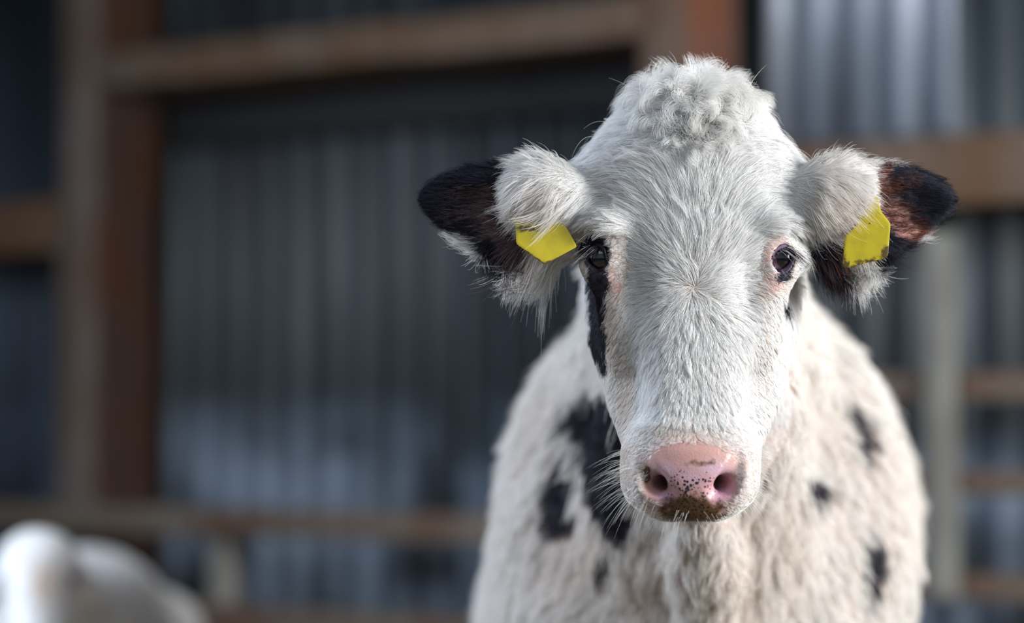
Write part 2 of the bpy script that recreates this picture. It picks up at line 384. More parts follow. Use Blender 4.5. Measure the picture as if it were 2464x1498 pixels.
# neck, trunk, legs, tail
BX = .225
def bxy(y): return .079*y-.001
FD.chain([H(1665, 520, 250), (.185, 2.48, 1.085), (.205, 2.66, 1.0), (bxy(2.9), 2.9, .93)], [R(190), .095, .125, .17], .05)
FD.chain([H(1665, 800, 260), (.192, 2.45, .96), (.205, 2.64, .83)], [R(150), .085, .13], .05)
FD.ell((bxy(3.28), 3.28, .815), (.268, .62, .30), .06)
FD.ell((bxy(3.0)-.055, 3.0, .69), (.22, .34, .22), .06)
FD.ell((bxy(3.0), 3.0, .84), (.19, .34, .31), .06)
for s_ in (-1, 1):
    FD.ell((bxy(2.83)+s_*.125, 2.83, .79), (.116, .17, .25), .05)                      # shoulder
    FD.ell((bxy(2.7)+s_*.10, 2.70, .70), (.075, .08, .12), .04)                       # point of the shoulder
    FD.chain([(BX+s_*.125, 2.84, .62), (BX+s_*.115, 2.84, .42), (BX+s_*.112, 2.80, .36), (BX+s_*.112, 2.80, .12), (BX+s_*.112, 2.78, .05), (BX+s_*.112, 2.76, .025)], [.10, .062, .048, .032, .036, .048], .03)
    FD.ell((.285+s_*.13, 3.72, .76), (.125, .20, .23), .05)                       # haunch
    FD.chain([(BH+s_*.135, 3.70, .62), (BH+s_*.13, 3.66, .50), (BH+s_*.125, 3.86, .34), (BH+s_*.125, 3.82, .12), (BH+s_*.125, 3.79, .05), (BH+s_*.125, 3.77, .025)], [.12, .075, .042, .033, .036, .048], .03)
FD.ell((.205, 2.66, .70), (.085, .11, .17), .04)                                # brisket
FD.chain([H(1665, 1000, 200), (.196, 2.46, .80), (.203, 2.545, .68), (.206, 2.60, .58)], [R(60), .028, .026, .03], .035)   # dewlap
FD.chain([(.30, 3.88, 1.0), (.305, 3.95, .85), (.305, 3.95, .55), (.305, 3.94, .38)], [.035, .024, .016, .02], .02)
V, Q = FD.mesh(2); N = vnormals(V, Q)
del FD.f

# ---- coat marks: where the hide is black, bare or soiled
def blob(u, v, cu, cv, ru, rv, ang=0.0):
    c, s = math.cos(ang), math.sin(ang); a = (u-cu)*c+(v-cv)*s; b = -(u-cu)*s+(v-cv)*c
    return np.sqrt((a/ru)**2+(b/rv)**2)
def hashn(p, sc):                      # cheap smooth noise from sines, -1..1
    x, y, z = (p*sc).T
    return (np.sin(x*1.7+y*2.3+1.3)+np.sin(y*2.9-z*1.9+.7)+np.sin(z*2.3+x*3.1+2.1)+np.sin((x+y+z)*1.37))/4
def sstep(a, b, x): t = np.clip((x-a)/(b-a), 0, 1); return t*t*(3-2*t)
def marks(p, nrm, jit=0.0):
    """black 0..1, pink 0..1, tan 0..1 for points of the hide"""
    u, v = proj(p); y = p[:, 1]; n = len(p)
    u = u+jit*rng.normal(size=n); v = v+jit*rng.normal(size=n)
    w1 = hashn(p, 95); w2 = hashn(p, 230)
    head = (y < 2.40) & (p[:, 2] > .85); ear = head & ((u < 1392) | (u > 1918)) & (v < 700)
    blk = np.zeros(n); pink = np.zeros(n); tan = np.zeros(n); hol = np.zeros((n, 4))
    def add(arr, m, d, soft=.12): arr[:] = np.maximum(arr, np.where(m, 1-sstep(1-soft, 1+soft, d+.10*w1+.06*w2), 0))
    hm_ = head & ~ear
    # streak under the left eye, lids
    for (a, b, ru, rv, an) in [(1432, 600, 34, 36, 0), (1441, 680, 26, 45, 0), (1440, 745, 21, 60, 0), (1439, 815, 25, 48, .1), (1449, 865, 11, 34, -.2), (1416, 596, 22, 22, 0)]:
        add(blk, hm_, blob(u, v, a, b, ru, rv, an))
    add(blk, hm_, blob(u, v, 1893, 742, 6.5, 18, -.2))
    add(blk, hm_, blob(u, v, 1884, 664, 20, 15, -.5)*1.0); 
    # ears
    for s_ in (-1, 1):
        m = ear & ((u < 1654) if s_ < 0 else (u > 1654)); U = u if s_ < 0 else 2*MU-u
        if s_ < 0:
            add(blk, m, blob(U, v, 1095, 480, 125, 112, 0)); add(blk, m, blob(U, v, 1175, 415, 62, 34, -.15)); add(blk, m, blob(U, v, 1190, 610, 44, 36, .2))
            back = sstep(1, .8, blob(U, v, 1128, 592, 50, 27, .45)); blk[m] *= (1-back[m]*.95)
        else:
            add(blk, m, blob(U, v, 1092, 485, 112, 118, 0)); add(blk, m, blob(U, v, 1165, 590, 50, 40, .2)); add(blk, m, blob(U, v, 1320, 600, 50, 42, .3))
            back = sstep(1, .8, blob(U, v, 1100, 580, 48, 27, .5)); blk[m] *= (1-back[m]*.95)
        inn = m & (nrm[:, 1] < -.05)
        add(pink, inn, blob(U, v, 1178, 490, 34, 60, .3)); add(pink, inn, blob(U, v, 1240, 580, 55, 45, 0)); add(pink, inn, blob(U, v, 1130, 472, 30, 16, -.2)); add(pink, inn, blob(U, v, 1160, 545, 45, 22, -.5))
    for s_ in (-1, 1):                # hollow of the ear: thin dark mauve hair over pinkish skin
        m = ear & ((u < 1654) if s_ < 0 else (u > 1654)) & (nrm[:, 1] < -.05); U = u if s_ < 0 else 2*MU-u
        for (a, b, ru, rv, an, st) in ([(1120, 465, 34, 18, -.2, .9), (1178, 488, 34, 46, .3, 1.), (1120, 515, 52, 30, -.25, .62), (1190, 540, 36, 26, -.4, .9), (1240, 585, 34, 44, 0, 1.)] if s_ < 0 else
                                       [(1150, 440, 44, 26, .2, .55), (1176, 480, 26, 60, .2, .9), (1148, 530, 38, 40, .4, .95), (1300, 585, 50, 22, .4, .8), (1120, 560, 34, 26, .3, .95)]):
            g_ = np.where(m, np.exp(-blob(U, v, a, b, ru, rv, an)**3)*st*(.85+.3*w1), 0); blk *= 1-np.clip(g_, 0, 1)*.85; pink = np.maximum(pink, np.clip(g_, 0, 1)); hol[:, 3] = np.maximum(hol[:, 3], g_); hol[g_ > 0, :3] = (.15, .105, .115) if s_ < 0 else (.13, .045, .03)
    # nose
    ns_ = hm_ & (y < 2.262)
    add(pink, ns_, blob(u, v, 1662, 1118, 118, 70, 0), .25); add(pink, ns_, blob(u, v, 1662, 1180, 118, 66, 0), .2)
    # pink round the eyes
    add(pink, hm_, blob(u, v, 1862, 600, 28, 44, .5)*1.15, .4); add(pink, hm_, blob(u, v, 1858, 680, 30, 26, 0)*1.1, .4); add(pink, hm_, blob(u, v, 1478, 680, 14, 34, -.5)*1.1, .4)
    for (a, b, ru, rv, an) in [(1488, 702, 26, 16, .6), (1470, 800, 30, 110, 0), (1510, 960, 26, 60, .1), (1830, 700, 24, 18, -.6), (1640, 1040, 70, 18, 0), (1500, 1110, 26, 70, 0), (1545, 640, 0.1, 0.1, 0)]:
        tan = np.maximum(tan, np.where(hm_, np.exp(-blob(u, v, a, b, ru, rv, an)**2)*.75, 0))
    # ear bulges a little warmer
    for s_, st in ((-1, .35), (1, .55)):
        U = u if s_ < 0 else 2*MU-u; tan = np.maximum(tan, np.where(ear, np.exp(-blob(U, v, 1310, 480, 80, 80)**2)*st, 0))
    # chest and shoulders
    bd = (y >= 2.40) & (y < 3.1) & (nrm[:, 1] < .3)
    for (a, b, ru, rv, an) in [(1436, 1010, 72, 62, -.3), (1470, 1090, 62, 70, 0), (1474, 1200, 44, 100, -.12), (1480, 1260, 24, 40, 0), (1352, 1140, 16, 42, .35), (1356, 1235, 38, 72, .1), (1345, 1190, 20, 50, 0),
                               (1306, 852, 16, 36, .5), (1452, 1376, 14, 30, .2), (1835, 1095, 18, 44, 0), (2052, 1025, 15, 56, -.45), (2077, 1090, 18, 46, 0), (1957, 1180, 19, 36, -.8), (2100, 1365, 25, 70, .05), (2092, 1415, 16, 42, .2)]:
        add(blk, bd, blob(u, v+16, a, b, ru*1.08, rv*1.06, an)+.10*w1, .2)
    for (a, b, ru, rv, st) in [(1400, 1320, 120, 150, .55), (1560, 1420, 70, 130, .7), (1790, 1400, 60, 140, .6), (1300, 1000, 90, 120, .25), (1960, 1000, 90, 120, .25), (1900, 1280, 60, 160, .4), (2140, 1200, 70, 200, .25), (1800, 1250, 60, 60, .5)]:  # tan dirt, with the shading of the chest put into the hair colour
        tan = np.maximum(tan, np.where(bd, np.exp(-blob(u, v, a, b, ru, rv)**2)*st*(.8+.3*w1), 0))
    # larger black patches along the flanks behind the shoulders
    fl2 = (y >= 3.15); k = hashn(p+3.3, 9)
    blk = np.maximum(blk, np.where(fl2, sstep(.22, .30, k), 0))
    marks.hol = hol
    return np.clip(blk, 0, 1), np.clip(pink, 0, 1), np.clip(tan, 0, 1), head, ear
WHITE = np.array([.855, .86, .865]); BLACK = np.array([.016, .017, .034]); TAN = np.array([.60, .43, .31]); PINK = np.array([.48, .275, .25]); SKIN = np.array([.42, .33, .29])
def lerp(a, b, t): return a*(1-t[:, None])+b*t[:, None]
blk, pink, tan, head, ear = marks(V, N)
hol0 = marks.hol; cols = np.tile(SKIN, (len(V), 1)); cols = lerp(cols, PINK, pink); cols = lerp(cols, BLACK, blk)
Uv, Vv = proj(V)
cols = lerp(cols, np.where((Uv > MU)[:, None], np.where((Vv > 520)[:, None], np.array([.34, .14, .12]), np.array([.10, .03, .02])), np.array([.24, .13, .12])), np.clip(hol0[:, 3], 0, 1)*.8)
nosem = head & ~ear & (N[:, 1] < .2) & (V[:, 1] < 2.262)
bare = np.where(nosem, np.maximum(np.maximum(1-sstep(.82, 1.0, blob(Uv, Vv, 1662, 1120, 124, 62)), 1-sstep(.85, 1.02, blob(Uv, Vv, 1662, 1170, 124, 56))), 1-sstep(.8, 1.0, blob(Uv, Vv, 1668, 1228, 92, 36))), 0)
speck = np.where(nosem, np.exp(-blob(Uv, Vv, 1665, 1170, 75, 45)**2), 0)
dirt = np.where(nosem, np.maximum(np.maximum(np.exp(-blob(Uv, Vv, 1668, 1232, 88, 44)**2*.9), .6*np.exp(-blob(Uv, Vv, 1690, 1112, 60, 12)**2)), .8*(1-sstep(.4, 1.1, blob(Uv, Vv, 1556, 1140, 16, 30)))), 0)
purp = np.where(nosem, np.maximum(np.exp(-blob(Uv, Vv, 1600, 1135, 40, 24)**2), np.maximum(np.exp(-blob(Uv, Vv, 1720, 1130, 48, 20)**2), np.exp(-blob(Uv, Vv, 1660, 1150, 50, 24)**2)*.8)), 0)
cols = lerp(cols, np.array([.53, .37, .47]), np.clip(purp, 0, 1)*.9)
cols = lerp(cols, np.array([.56, .32, .46]), np.where(nosem, np.clip(np.exp(-blob(Uv, Vv, 1600, 1195, 30, 18)**2)+np.exp(-blob(Uv, Vv, 1735, 1185, 34, 26)**2), 0, 1), 0)*.8)
iear = ear & (pink > .3)
hoof = V[:, 2] < .045; cols[hoof] = (.03, .025, .02)

mb = NT('calf_hide'); at = mb.n('Attribute', attribute_name='Col').outputs['Color']
gp = mb.n('NewGeometry').outputs['Position']
vor = mb.n('TexVoronoi', {'Vector': gp, 'Scale': 330.}, feature='F1').outputs['Distance']
nzs = mb.n('TexNoise', {'Vector': gp, 'Scale': 120., 'Detail': 4.}).outputs[0]
def mth(op, a, b=None):
    ins = {0: a}
    if b is not None: ins[1] = b
    return mb.n('Math', ins, operation=op).outputs[0]
spk = mb.n('Attribute', attribute_name='speck').outputs['Fac']; drt = mb.n('Attribute', attribute_name='dirt').outputs['Fac']; bre = mb.n('Attribute', attribute_name='bare').outputs['Fac']
thr = mth('ADD', mth('MULTIPLY', spk, .52), -.02)
dots = mth('MULTIPLY', mth('LESS_THAN', vor, thr), mth('GREATER_THAN', nzs, .47))
c1 = mb.mix(dots, at, (.03, .025, .035))
dm = mb.ramp(mth('ADD', mth('MULTIPLY', drt, 1.5), mth('MULTIPLY', mth('SUBTRACT', nzs, .5), 1.6)), [(.50, (0, 0, 0)), (.95, (1, 1, 1))])
brn = mb.ramp(vor, [(.15, (.012, .008, .007)), (.6, (.11, .06, .032))])
c2 = mb.mix(dm, c1, brn)
vp = mb.n('TexVoronoi', {'Vector': gp, 'Scale': 520.}).outputs['Distance']
bmp = mb.n('Bump', {'Strength': .22, 'Distance': .0009, 'Height': mth('ADD', vp, mth('MULTIPLY', nzs, 1.5))}).outputs[0]
mb.set(Base_Color=c2, Roughness=mb.n('MapRange', {0: bre, 3: .65, 4: .34}).outputs[0], Normal=bmp, Subsurface_Weight=.25, Subsurface_Scale=.006, Specular_IOR_Level=.45)
mb.b.inputs['Subsurface Radius'].default_value = (1, .35, .25)

calf = empty('calf', (BX, 3.2, 0), label='white calf with black ear tips and a yellow tag in each ear, facing us', category='calf')
mesh_obj('body', V, Q, mb.m, calf, cols=cols, attrs={'speck': speck, 'dirt': dirt, 'bare': bare})

# ------------------------------------------------------------------ hair strands
hm = NT('calf_hair'); hc = hm.n('Attribute', attribute_name='Col').outputs['Color']
hm.set(Base_Color=hc, Roughness=.55, Specular_IOR_Level=.35)
tr = hm.n('BsdfTranslucent', {0: hc}).outputs[0]; mx = hm.n('MixShader', {0: .22, 1: hm.b.outputs[0], 2: tr}).outputs[0]
hm.t.links.new(mx, hm.out.inputs[0]); M_hair = hm.m
def strands(name, pts, rad, cols, parent, **props):
    """pts n,k,3; rad n,k; cols n,3"""
    n, k = pts.shape[:2]; c = bpy.data.hair_curves.new(name); c.add_curves([k]*n)
    c.attributes['position'].data.foreach_set('vector', pts.astype(np.float32).ravel())
    a = c.attributes.get('radius') or c.attributes.new('radius', 'FLOAT', 'POINT'); a.data.foreach_set('value', rad.astype(np.float32).ravel())
    a = c.attributes.new('Col', 'FLOAT_COLOR', 'CURVE'); a.data.foreach_set('color', np.concatenate([cols, np.ones((n, 1))], 1).astype(np.float32).ravel())
    c.materials.append(M_hair); o = bpy.data.objects.new(name, c); COL.objects.link(o)
    if parent: adopt(o, parent)
    for kk, vv in props.items(): o[kk] = vv
    return o
def norm_(a): return a/(np.linalg.norm(a, axis=-1, keepdims=True)+1e-9)
def sample(V, Q, N, wt, count):
    T = np.concatenate([Q[:, [0, 1, 2]], Q[:, [0, 2, 3]]])
    ar = np.linalg.norm(np.cross(V[T[:, 1]]-V[T[:, 0]], V[T[:, 2]]-V[T[:, 0]]), axis=1)*wt[T].mean(1)
    cs = np.cumsum(ar); t = T[np.minimum(np.searchsorted(cs, rng.random(count)*cs[-1]), len(T)-1)]
    r1 = np.sqrt(rng.random(count)); r2 = rng.random(count); b = np.stack([1-r1, r1*(1-r2), r1*r2], 1)
    return (V[t]*b[:, :, None]).sum(1), norm((N[t]*b[:, :, None]).sum(1))
def stray(length, lift, frac, a=1.8, b=.45):
    m = rng.random(len(length)) < frac; length = length*np.where(m, rng.uniform(1.2, a, len(length)), 1); return length, np.clip(lift+np.where(m, rng.uniform(.1, b, len(length)), 0), 0, .9)
def groom(root, nrm, flow, length, lift, K=6, bend=.6, frizz=.12, clump=.6, nclump=20, curl=0.0):
    """strands that leave the skin at an angle LIFT, lean along FLOW, droop back to the skin and gather in locks"""
    n = len(root); fl_ = norm(flow-nrm*(flow*nrm).sum(1)[:, None])
    fl_ = norm(fl_+frizz*rng.normal(size=(n, 3))); fl_ = norm(fl_-nrm*(fl_*nrm).sum(1)[:, None])
    t = np.linspace(0, 1, K)[None, :, None]; L = length[:, None, None]; li = lift[:, None, None]
    side = np.cross(nrm, fl_)
    pts = root[:, None]+fl_[:, None]*L*t*np.sqrt(np.maximum(1-li**2, .05))+nrm[:, None]*L*li*(t-bend*t*t)
    pts = pts+side[:, None]*L*(rng.normal(size=(n, 1, 1))*.12+curl)*t*t
    if clump > 0:
        m = max(1, n//nclump); gi = rng.choice(n, m, replace=False); kd = kdtree.KDTree(m)
        for j, i in enumerate(gi): kd.insert(root[i], j)
        kd.balance(); own = np.array([gi[kd.find(r)[1]] for r in root])
        g = pts[own]; c = clump*(t[0, :, 0]**1.3)
        if True:
            dd = np.linalg.norm(root-root[own], axis=1); c = c[None, :, None]*np.clip(rng.normal(.9, .25, n), .1, 1.1)[:, None, None]
        pts = pts*(1-c)+(g+(root-root[own])[:, None]*.10)*c
    return pts
def taper(n, K, r0, tip=.25): return np.tile(r0*(1-(1-tip)*np.linspace(0, 1, K)**1.6), (n, 1))
def haircol(blk, pink, tan, n, white=WHITE):
    c = np.tile(white, (n, 1)); c = lerp(c, TAN*.6+white*.4, np.clip(tan, 0, 1)); c = lerp(c, np.array([.80, .62, .58]), pink*.5); c = lerp(c, BLACK, (blk > rng.random(n)*.8+.1).astype(float))
    h4 = getattr(marks, 'hol', None)
    if h4 is not None and len(h4) == n: c = np.where(((h4[:, 3] > .04) & (c[:, 0] > .1))[:, None], h4[:, :3]*rng.uniform(.6, 1.8, (n, 1)), c)
    return np.clip(c*(1+.07*rng.normal(size=(n, 1))), 0.004, .93)

# ---- face
facem = head & ~ear
wt = np.where(facem, 1., 0.)*np.where(N[:, 1] < .25, 1, .25)*np.where(V[:, 1] < 2.36, 1, .4)
wt *= (1-sstep(.3, .8, bare)); 
for k_ in EYE: wt *= np.linalg.norm(V-EYE[k_], axis=1) > R(52)
NF = 230000
r_, n_ = sample(V, Q, N, wt, NF); u, v = proj(r_)
du = u-1672; dv = v-690
rad = np.hypot(du, dv)+1e-6
fx, fz = du/rad, -dv/rad                     # radial from the whorl
up = sstep(690, 640, v)
# above: a fountain that rises in the middle and falls outward at the sides; below: down the nose
phi = np.clip(np.abs(du)/235.*2.1, 0, 2.25); kf = sstep(90, 230, rad)*sstep(700, 620, v)
fx = fx*(1-kf)+kf*np.sin(phi)*np.sign(du); fz = fz*(1-kf)+kf*np.cos(phi)
swl = .35*np.exp(-rad/60.)
fx, fz = fx*np.cos(swl)-fz*np.sin(swl), fx*np.sin(swl)+fz*np.cos(swl)
lowk = sstep(720, 860, v); fx = fx*(1-lowk)+lowk*np.clip(du/170., -1, 1)*.45; fz = fz*(1-lowk)-lowk
chk = sstep(110, 170, np.abs(du))*sstep(600, 760, v); fx = fx*(1-chk)+chk*np.sign(du)*.62; fz = fz*(1-chk)-chk*.9
top = sstep(460, 330, v); fx = fx*(1-top)+top*np.clip((u-1680)/120., -1, 1); fz = fz*(1-top)+top*-.15
mz = sstep(1010, 1080, v); fx = fx*(1-mz)+mz*np.clip((u-1662)/120, -1, 1)*.9; fz = fz*(1-mz)-mz*.55
flow = np.stack([fx, .35+0*fx, fz], 1)+.16*np.stack([hashn(r_, 120), 0*fx, hashn(r_+1, 110)], 1)+.20*np.stack([hashn(r_, 330), 0*fx, hashn(r_+1, 300)], 1)
ln = np.interp(v, [220, 330, 450, 600, 690, 760, 900, 1000, 1060, 1120, 1250], [.030, .030, .030, .025, .017, .015, .012, .009, .005, .0035, .004])
side_ = sstep(.35, .85, np.abs(n_[:, 0])); ln = ln*(1+.5*side_*sstep(1050, 900, v)); ln *= np.where(np.linalg.norm(r_-EYE[-1], axis=1) < R(98), .30, 1)*np.where(np.linalg.norm(r_-EYE[1], axis=1) < R(90), .35, 1)
cs_ = sstep(115, 165, np.abs(du))*sstep(500, 600, v)*sstep(1000, 900, v); ln *= 1-.55*cs_; ln *= rng.uniform(.7, 1.2, NF)
lift = np.interp(v, [250, 600, 900, 1100], [.34, .26, .24, .22])+.14*rng.random(NF); lift *= 1-.45*cs_
b_, p_, t_, _, _ = marks(r_, n_, 3.)
K = 6
ln, lift = stray(ln, lift, np.where(v < 1000, .05, .0), 1.5, .3)
pts = groom(r_, n_, flow, ln, lift, K, .75, .10, .82, 34)
strands('face_coat', pts, taper(NF, K, .00013), haircol(b_, p_, t_, NF), calf)

# ---- ears
for s_ in (-1, 1):
    m = ear & ((Uv < 1654) if s_ < 0 else (Uv > 1654)); wt = np.where(m, 1., 0.)*np.where((pink > .5) & (N[:, 1] < 0), .35 if s_ < 0 else .18, 1)
    n0 = 56000; r_, n_ = sample(V, Q, N, wt, n0); u, v = proj(r_); U = u if s_ < 0 else 2*MU-u
    fx = -1.0+0*U; fz = np.where(v < 430, .25, -.05)
    bul = sstep(1215, 1260, U)*sstep(1395, 1350, U)*sstep(400, 430, v)*sstep(640, 600, v); fx = fx*(1-bul)-.75*bul; fz = fz*(1-bul)-.72*bul*(1+.5*sstep(470, 560, v))
    low = sstep(575, 610, v)*sstep(1120, 1180, U)*sstep(1375, 1335, U); fx = fx*(1-low)-.25*low; fz = fz*(1-low)-1.0*low
    up_ = sstep(415, 380, v); fx = fx*(1-up_)-.8*up_; fz = fz*(1-up_)+.5*up_
    tipw = sstep(1120, 1080, U)*sstep(540, 575, v); fz = fz-.6*tipw
    flow = np.stack([fx*(-s_), -.05+.0*fx, fz], 1)
    edge = 1-np.abs(n_[:, 1])
    ln = .010+.016*bul+.020*low+.006*up_+.014*sstep(1180, 1090, U)*sstep(555, 590, v); ln = ln*rng.uniform(.6, 1.35, n0)
    lift = .22+.25*edge*np.maximum(low, up_)+.1*rng.random(n0)
    b_, p_, t_, _, _ = marks(r_, n_, 3.5)
    ln, lift = stray(ln, lift, np.where((N_e := edge) > .55, .22, .05), 2.1, .55)
    pts = groom(r_, n_, flow, ln, lift, 7, .5, .16, .62, 16, curl=.0)
    strands('ear_fur', pts, taper(n0, 7, .00014), haircol(b_, p_*.4, t_, n0), calf, label="fur on the ear at the photo's "+('left' if s_ < 0 else 'right'))

# ---- body coat
bodym = ~head & (V[:, 2] > .06)
wt = np.where(bodym, 1., 0.)*np.where((N[:, 1] < .1) & (V[:, 1] < 3.1), 1., .28)*np.where(V[:, 2] < .5, .3, 1)*np.where(V[:, 1] > 3.3, .5, 1)
NB = 150000
r_, n_ = sample(V, Q, N, wt, NB)
flow = np.stack([np.clip((r_[:, 0]-BX)*1.8, -.6, .6)+.10*hashn(r_, 24), .35+0*r_[:, 0], -1.0+.08*hashn(r_+2, 20)], 1)
ln = (.026+.008*hashn(r_, 40))*rng.uniform(.7, 1.3, NB); lift = .38+.12*rng.random(NB)
b_, p_, t_, _, _ = marks(r_, n_, 4.)
ln, lift = stray(ln, lift, .12, 1.6, .4)
pts = groom(r_, n_, flow, ln, lift, 6, .5, .12, .72, 40)
strands('body_coat', pts, taper(NB, 6, .00032), haircol(b_, p_, t_, NB, np.array([.845, .83, .81])), calf)

# ---- curly tuft on the poll
cand = head & ~ear & (Vv < 335) & (np.abs(Uv-1668) < 215) & (V[:, 1] < 2.36)
cand = head & ~ear & (Vv < 360) & (np.abs(Uv-1668) < 240) & (V[:, 1] < 2.36)
wt = np.where(cand & (Vv < 252) | cand & (np.abs(Uv-1665) > 165) | cand & ((Vv < 250) | (np.abs(Uv-1680) < 95+(300-Vv)*1.2)), 1., 0.)
NL = 620; lr, lnm = sample(V, Q, N, wt, NL); lu, lv = proj(lr)
K = 11; out = []; oc = []
for i in range(NL):
    L = rng.uniform(.018, .046)*(1.0 if lv[i] < 300 else .8); outw = np.array([np.clip((lu[i]-1672)/170., -1, 1)*1.0, -.15, .6 if lv[i] < 262 else -.5])
    a = norm(lnm[i]*.8+outw*.8+rng.normal(size=3)*.3); sgn = np.sign(lu[i]-1672+rng.normal()*90)
    edge_l = abs(lu[i]-1668) > 135
    if edge_l: L *= .62; a = norm(lnm[i]*.45+np.array([np.sign(lu[i]-1668)*.7, 0, -.35])+rng.normal(size=3)*.25)
    axr = norm(np.array([rng.normal()*.5, sgn*1.0, rng.normal()*.4])); tot = rng.uniform(1.0, 4.4)
    m = 70; sp_ = rng.uniform(.003, .008); off = norm(rng.normal(size=(m, 3)))*rng.uniform(0, sp_, (m, 1)); off -= lnm[i]*(off@lnm[i])[:, None]
    p = lr[i]+off-lnm[i]*.002; d = norm(a+.22*rng.normal(size=(m, 3))); P_ = [p.copy()]; tt = tot*rng.uniform(.65, 1.3, m)
    LL = L*rng.uniform(.6, 1.15, (m, 1))
    for k in range(1, K):
        ang = (tt/(K-1)*(.4+1.2*k/K))[:, None]; ax2 = axr+0*d
        d = d*np.cos(ang)+np.cross(ax2, d)*np.sin(ang)+ax2*(ax2*d).sum(1)[:, None]*(1-np.cos(ang)); d = norm(d+.07*rng.normal(size=(m, 3)))
        p = p+d*LL/(K-1); P_.append(p.copy())
    S_ = np.stack(P_, 1); c = rng.uniform(.3, .75)*np.linspace(0, 1, K)[None, :, None]; S_ = S_*(1-c)+np.median(S_, 0)[None]*c
    out.append(S_); oc.append(haircol(np.zeros(m), np.zeros(m), np.full(m, .10*rng.random()), m, np.array([.91, .91, .90])))
out = np.concatenate(out); oc = np.concatenate(oc)
strands('poll_tuft', out, taper(len(out), K, .00014), oc, calf, label='curly white tuft between the ears')

# ---- whiskers and long stray hairs
def fan(name, specs, parent, r0, col, K=8, **props):
    A = []; C_ = []
    for p0, d0, L, sag, cl in specs:
        d0 = norm(np.array(d0, float)); t = np.linspace(0, 1, K)[:, None]; A.append(np.array(p0)+d0*L*t+np.array(sag)*t*t); C_.append(cl if cl is not None else col)
    A = np.array(A); return strands(name, A, taper(len(A), K, r0, .15), np.array(C_, float), parent, **props)
sel = nosem & (Vv > 1075) & (Vv < 1262) & (blob(Uv, Vv, 1662, 1150, 150, 88) > .9) & (V[:, 1] < 2.26)
wr, wn = sample(V, Q, N, np.where(sel, 1., 0.), 420); wu, wv = proj(wr); sp = []
for i in range(420):
    left = wu[i] < 1662
    L = rng.uniform(.008, .034) if left else rng.uniform(.006, .024)
    if wv[i] > 1210: L *= rng.uniform(.15, .6)
    d = wn[i]*.9+np.array([(-.6 if left else .6), -.1, -.35-.4*(wv[i] > 1190)])+rng.normal(size=3)*.22
    sp.append((wr[i], d, L, (0, 0, -.25*L), None))
fan('whiskers', sp, calf, .00012, (.80, .80, .77))
# long loose hairs over the eyes and off the poll
sp = []
for (uu, vv, dd, dirn, L, sag) in [(1402, 592, 30, (1, -.4, -.35), .034, (0, 0, -.006)), (1385, 575, 40, (.9, -.3, -.4), .03, (0, 0, 0)), (1440, 560, 10, (-1, -.5, .3), .02, (-.004, 0, -.016)), (1905, 520, 30, (-1, -.3, -.1), .02, (0, 0, -.01)), (1912, 505, 30, (1, -.3, .2), .022, (0, 0, -.002)),
                                   (1650, 215, 60, (-.6, -.1, 1), .03, (.018, 0, .0)), (1600, 200, 90, (-.2, 0, 1), .022, (-.008, 0, 0)), (1720, 190, 90, (.3, 0, 1), .02, (.006, 0, 0)), (1540, 235, 90, (-.7, 0, 1), .03, (-.012, 0, -.006)), (1430, 330, 60, (-1, 0, .3), .026, (.004, 0, -.026)),
                                   (1800, 215, 90, (.4, 0, 1), .025, (.008, 0, 0)), (1470, 300, 80, (-.8, 0, .5), .03, (0, 0, -.02))]:
    sp.append((H(uu, vv, dd), dirn, L, sag, None))
fan('stray_hairs', sp, calf, .00018, (.85, .85, .82), K=12)

# ------------------------------------------------------------------ eyes
def eye_mat(name, axis):
    m = NT(name); g = m.n('TexCoord').outputs['Object']
    a = m.n('VectorMath', {0: m.n('VectorMath', {0: g}, operation='NORMALIZE').outputs[0], 1: tuple(axis)}, operation='DOT_PRODUCT').outputs['Value']
    nz = m.n('TexNoise', {'Vector': g, 'Scale': 260., 'Detail': 3.}).outputs[0]
    col = m.ramp(a, [(.0, (.16, .07, .12)), (.76, (.18, .08, .17)), (.80, (.03, .012, .01)), (.84, (.012, .010, .016)), (.92, (.004, .004, .009))])
    c = m.mix(m.ramp(nz, [(.4, (0, 0, 0)), (.8, (.25, .25, .25))]), col, (.02, .02, .04))
    m.set(Base_Color=c, Roughness=.12, Coat_Weight=1.0, Coat_Roughness=.02, Specular_IOR_Level=.6); return m.m
LID = NT('eyelid_skin'); LID.set(Base_Color=(.022, .018, .030, 1), Roughness=.38, Specular_IOR_Level=.5)
_n = LID.n('TexNoise', {'Scale': 420., 'Detail': 3.}).outputs[0]; LID.set(Normal=LID.n('Bump', {'Strength': .5, 'Distance': .001, 'Height': _n}).outputs[0]); LID = LID.m
LID2 = NT('purple_eyelid_skin'); LID2.set(Roughness=.5)
_n = LID2.n('TexNoise', {'Scale': 380., 'Detail': 4.}).outputs[0]
LID2.set(Base_Color=LID2.ramp(_n, [(.4, (.06, .04, .09)), (.65, (.26, .17, .30))]), Normal=LID2.n('Bump', {'Strength': .5, 'Distance': .001, 'Height': _n}).outputs[0]); LID2 = LID2.m
APL = [(1463, 654), (1459, 633), (1453, 612), (1446, 600), (1436, 592), (1424, 590), (1415, 598), (1412, 611), (1415, 625), (1422, 636), (1433, 644), (1449, 653)]
APR = [(1854, 652), (1860, 629), (1867, 610), (1876, 602), (1887, 597), (1898, 594), (1905, 603), (1906, 616), (1901, 630), (1893, 640), (1882, 647), (1868, 652)]
def on_sphere(u, v, c, r):
    o = np.array([0, 0, CZ]); d = P(u, v, 1.)-o; d /= np.linalg.norm(d); oc_ = o-c; b = oc_@d; q = b*b-(oc_@oc_-r*r)
    if q < 0: # outside the outline: nearest point of the sphere
        p = o+d*(-b); w_ = p-c; return c+w_/np.linalg.norm(w_)*r
    return o+d*(-b-math.sqrt(q))
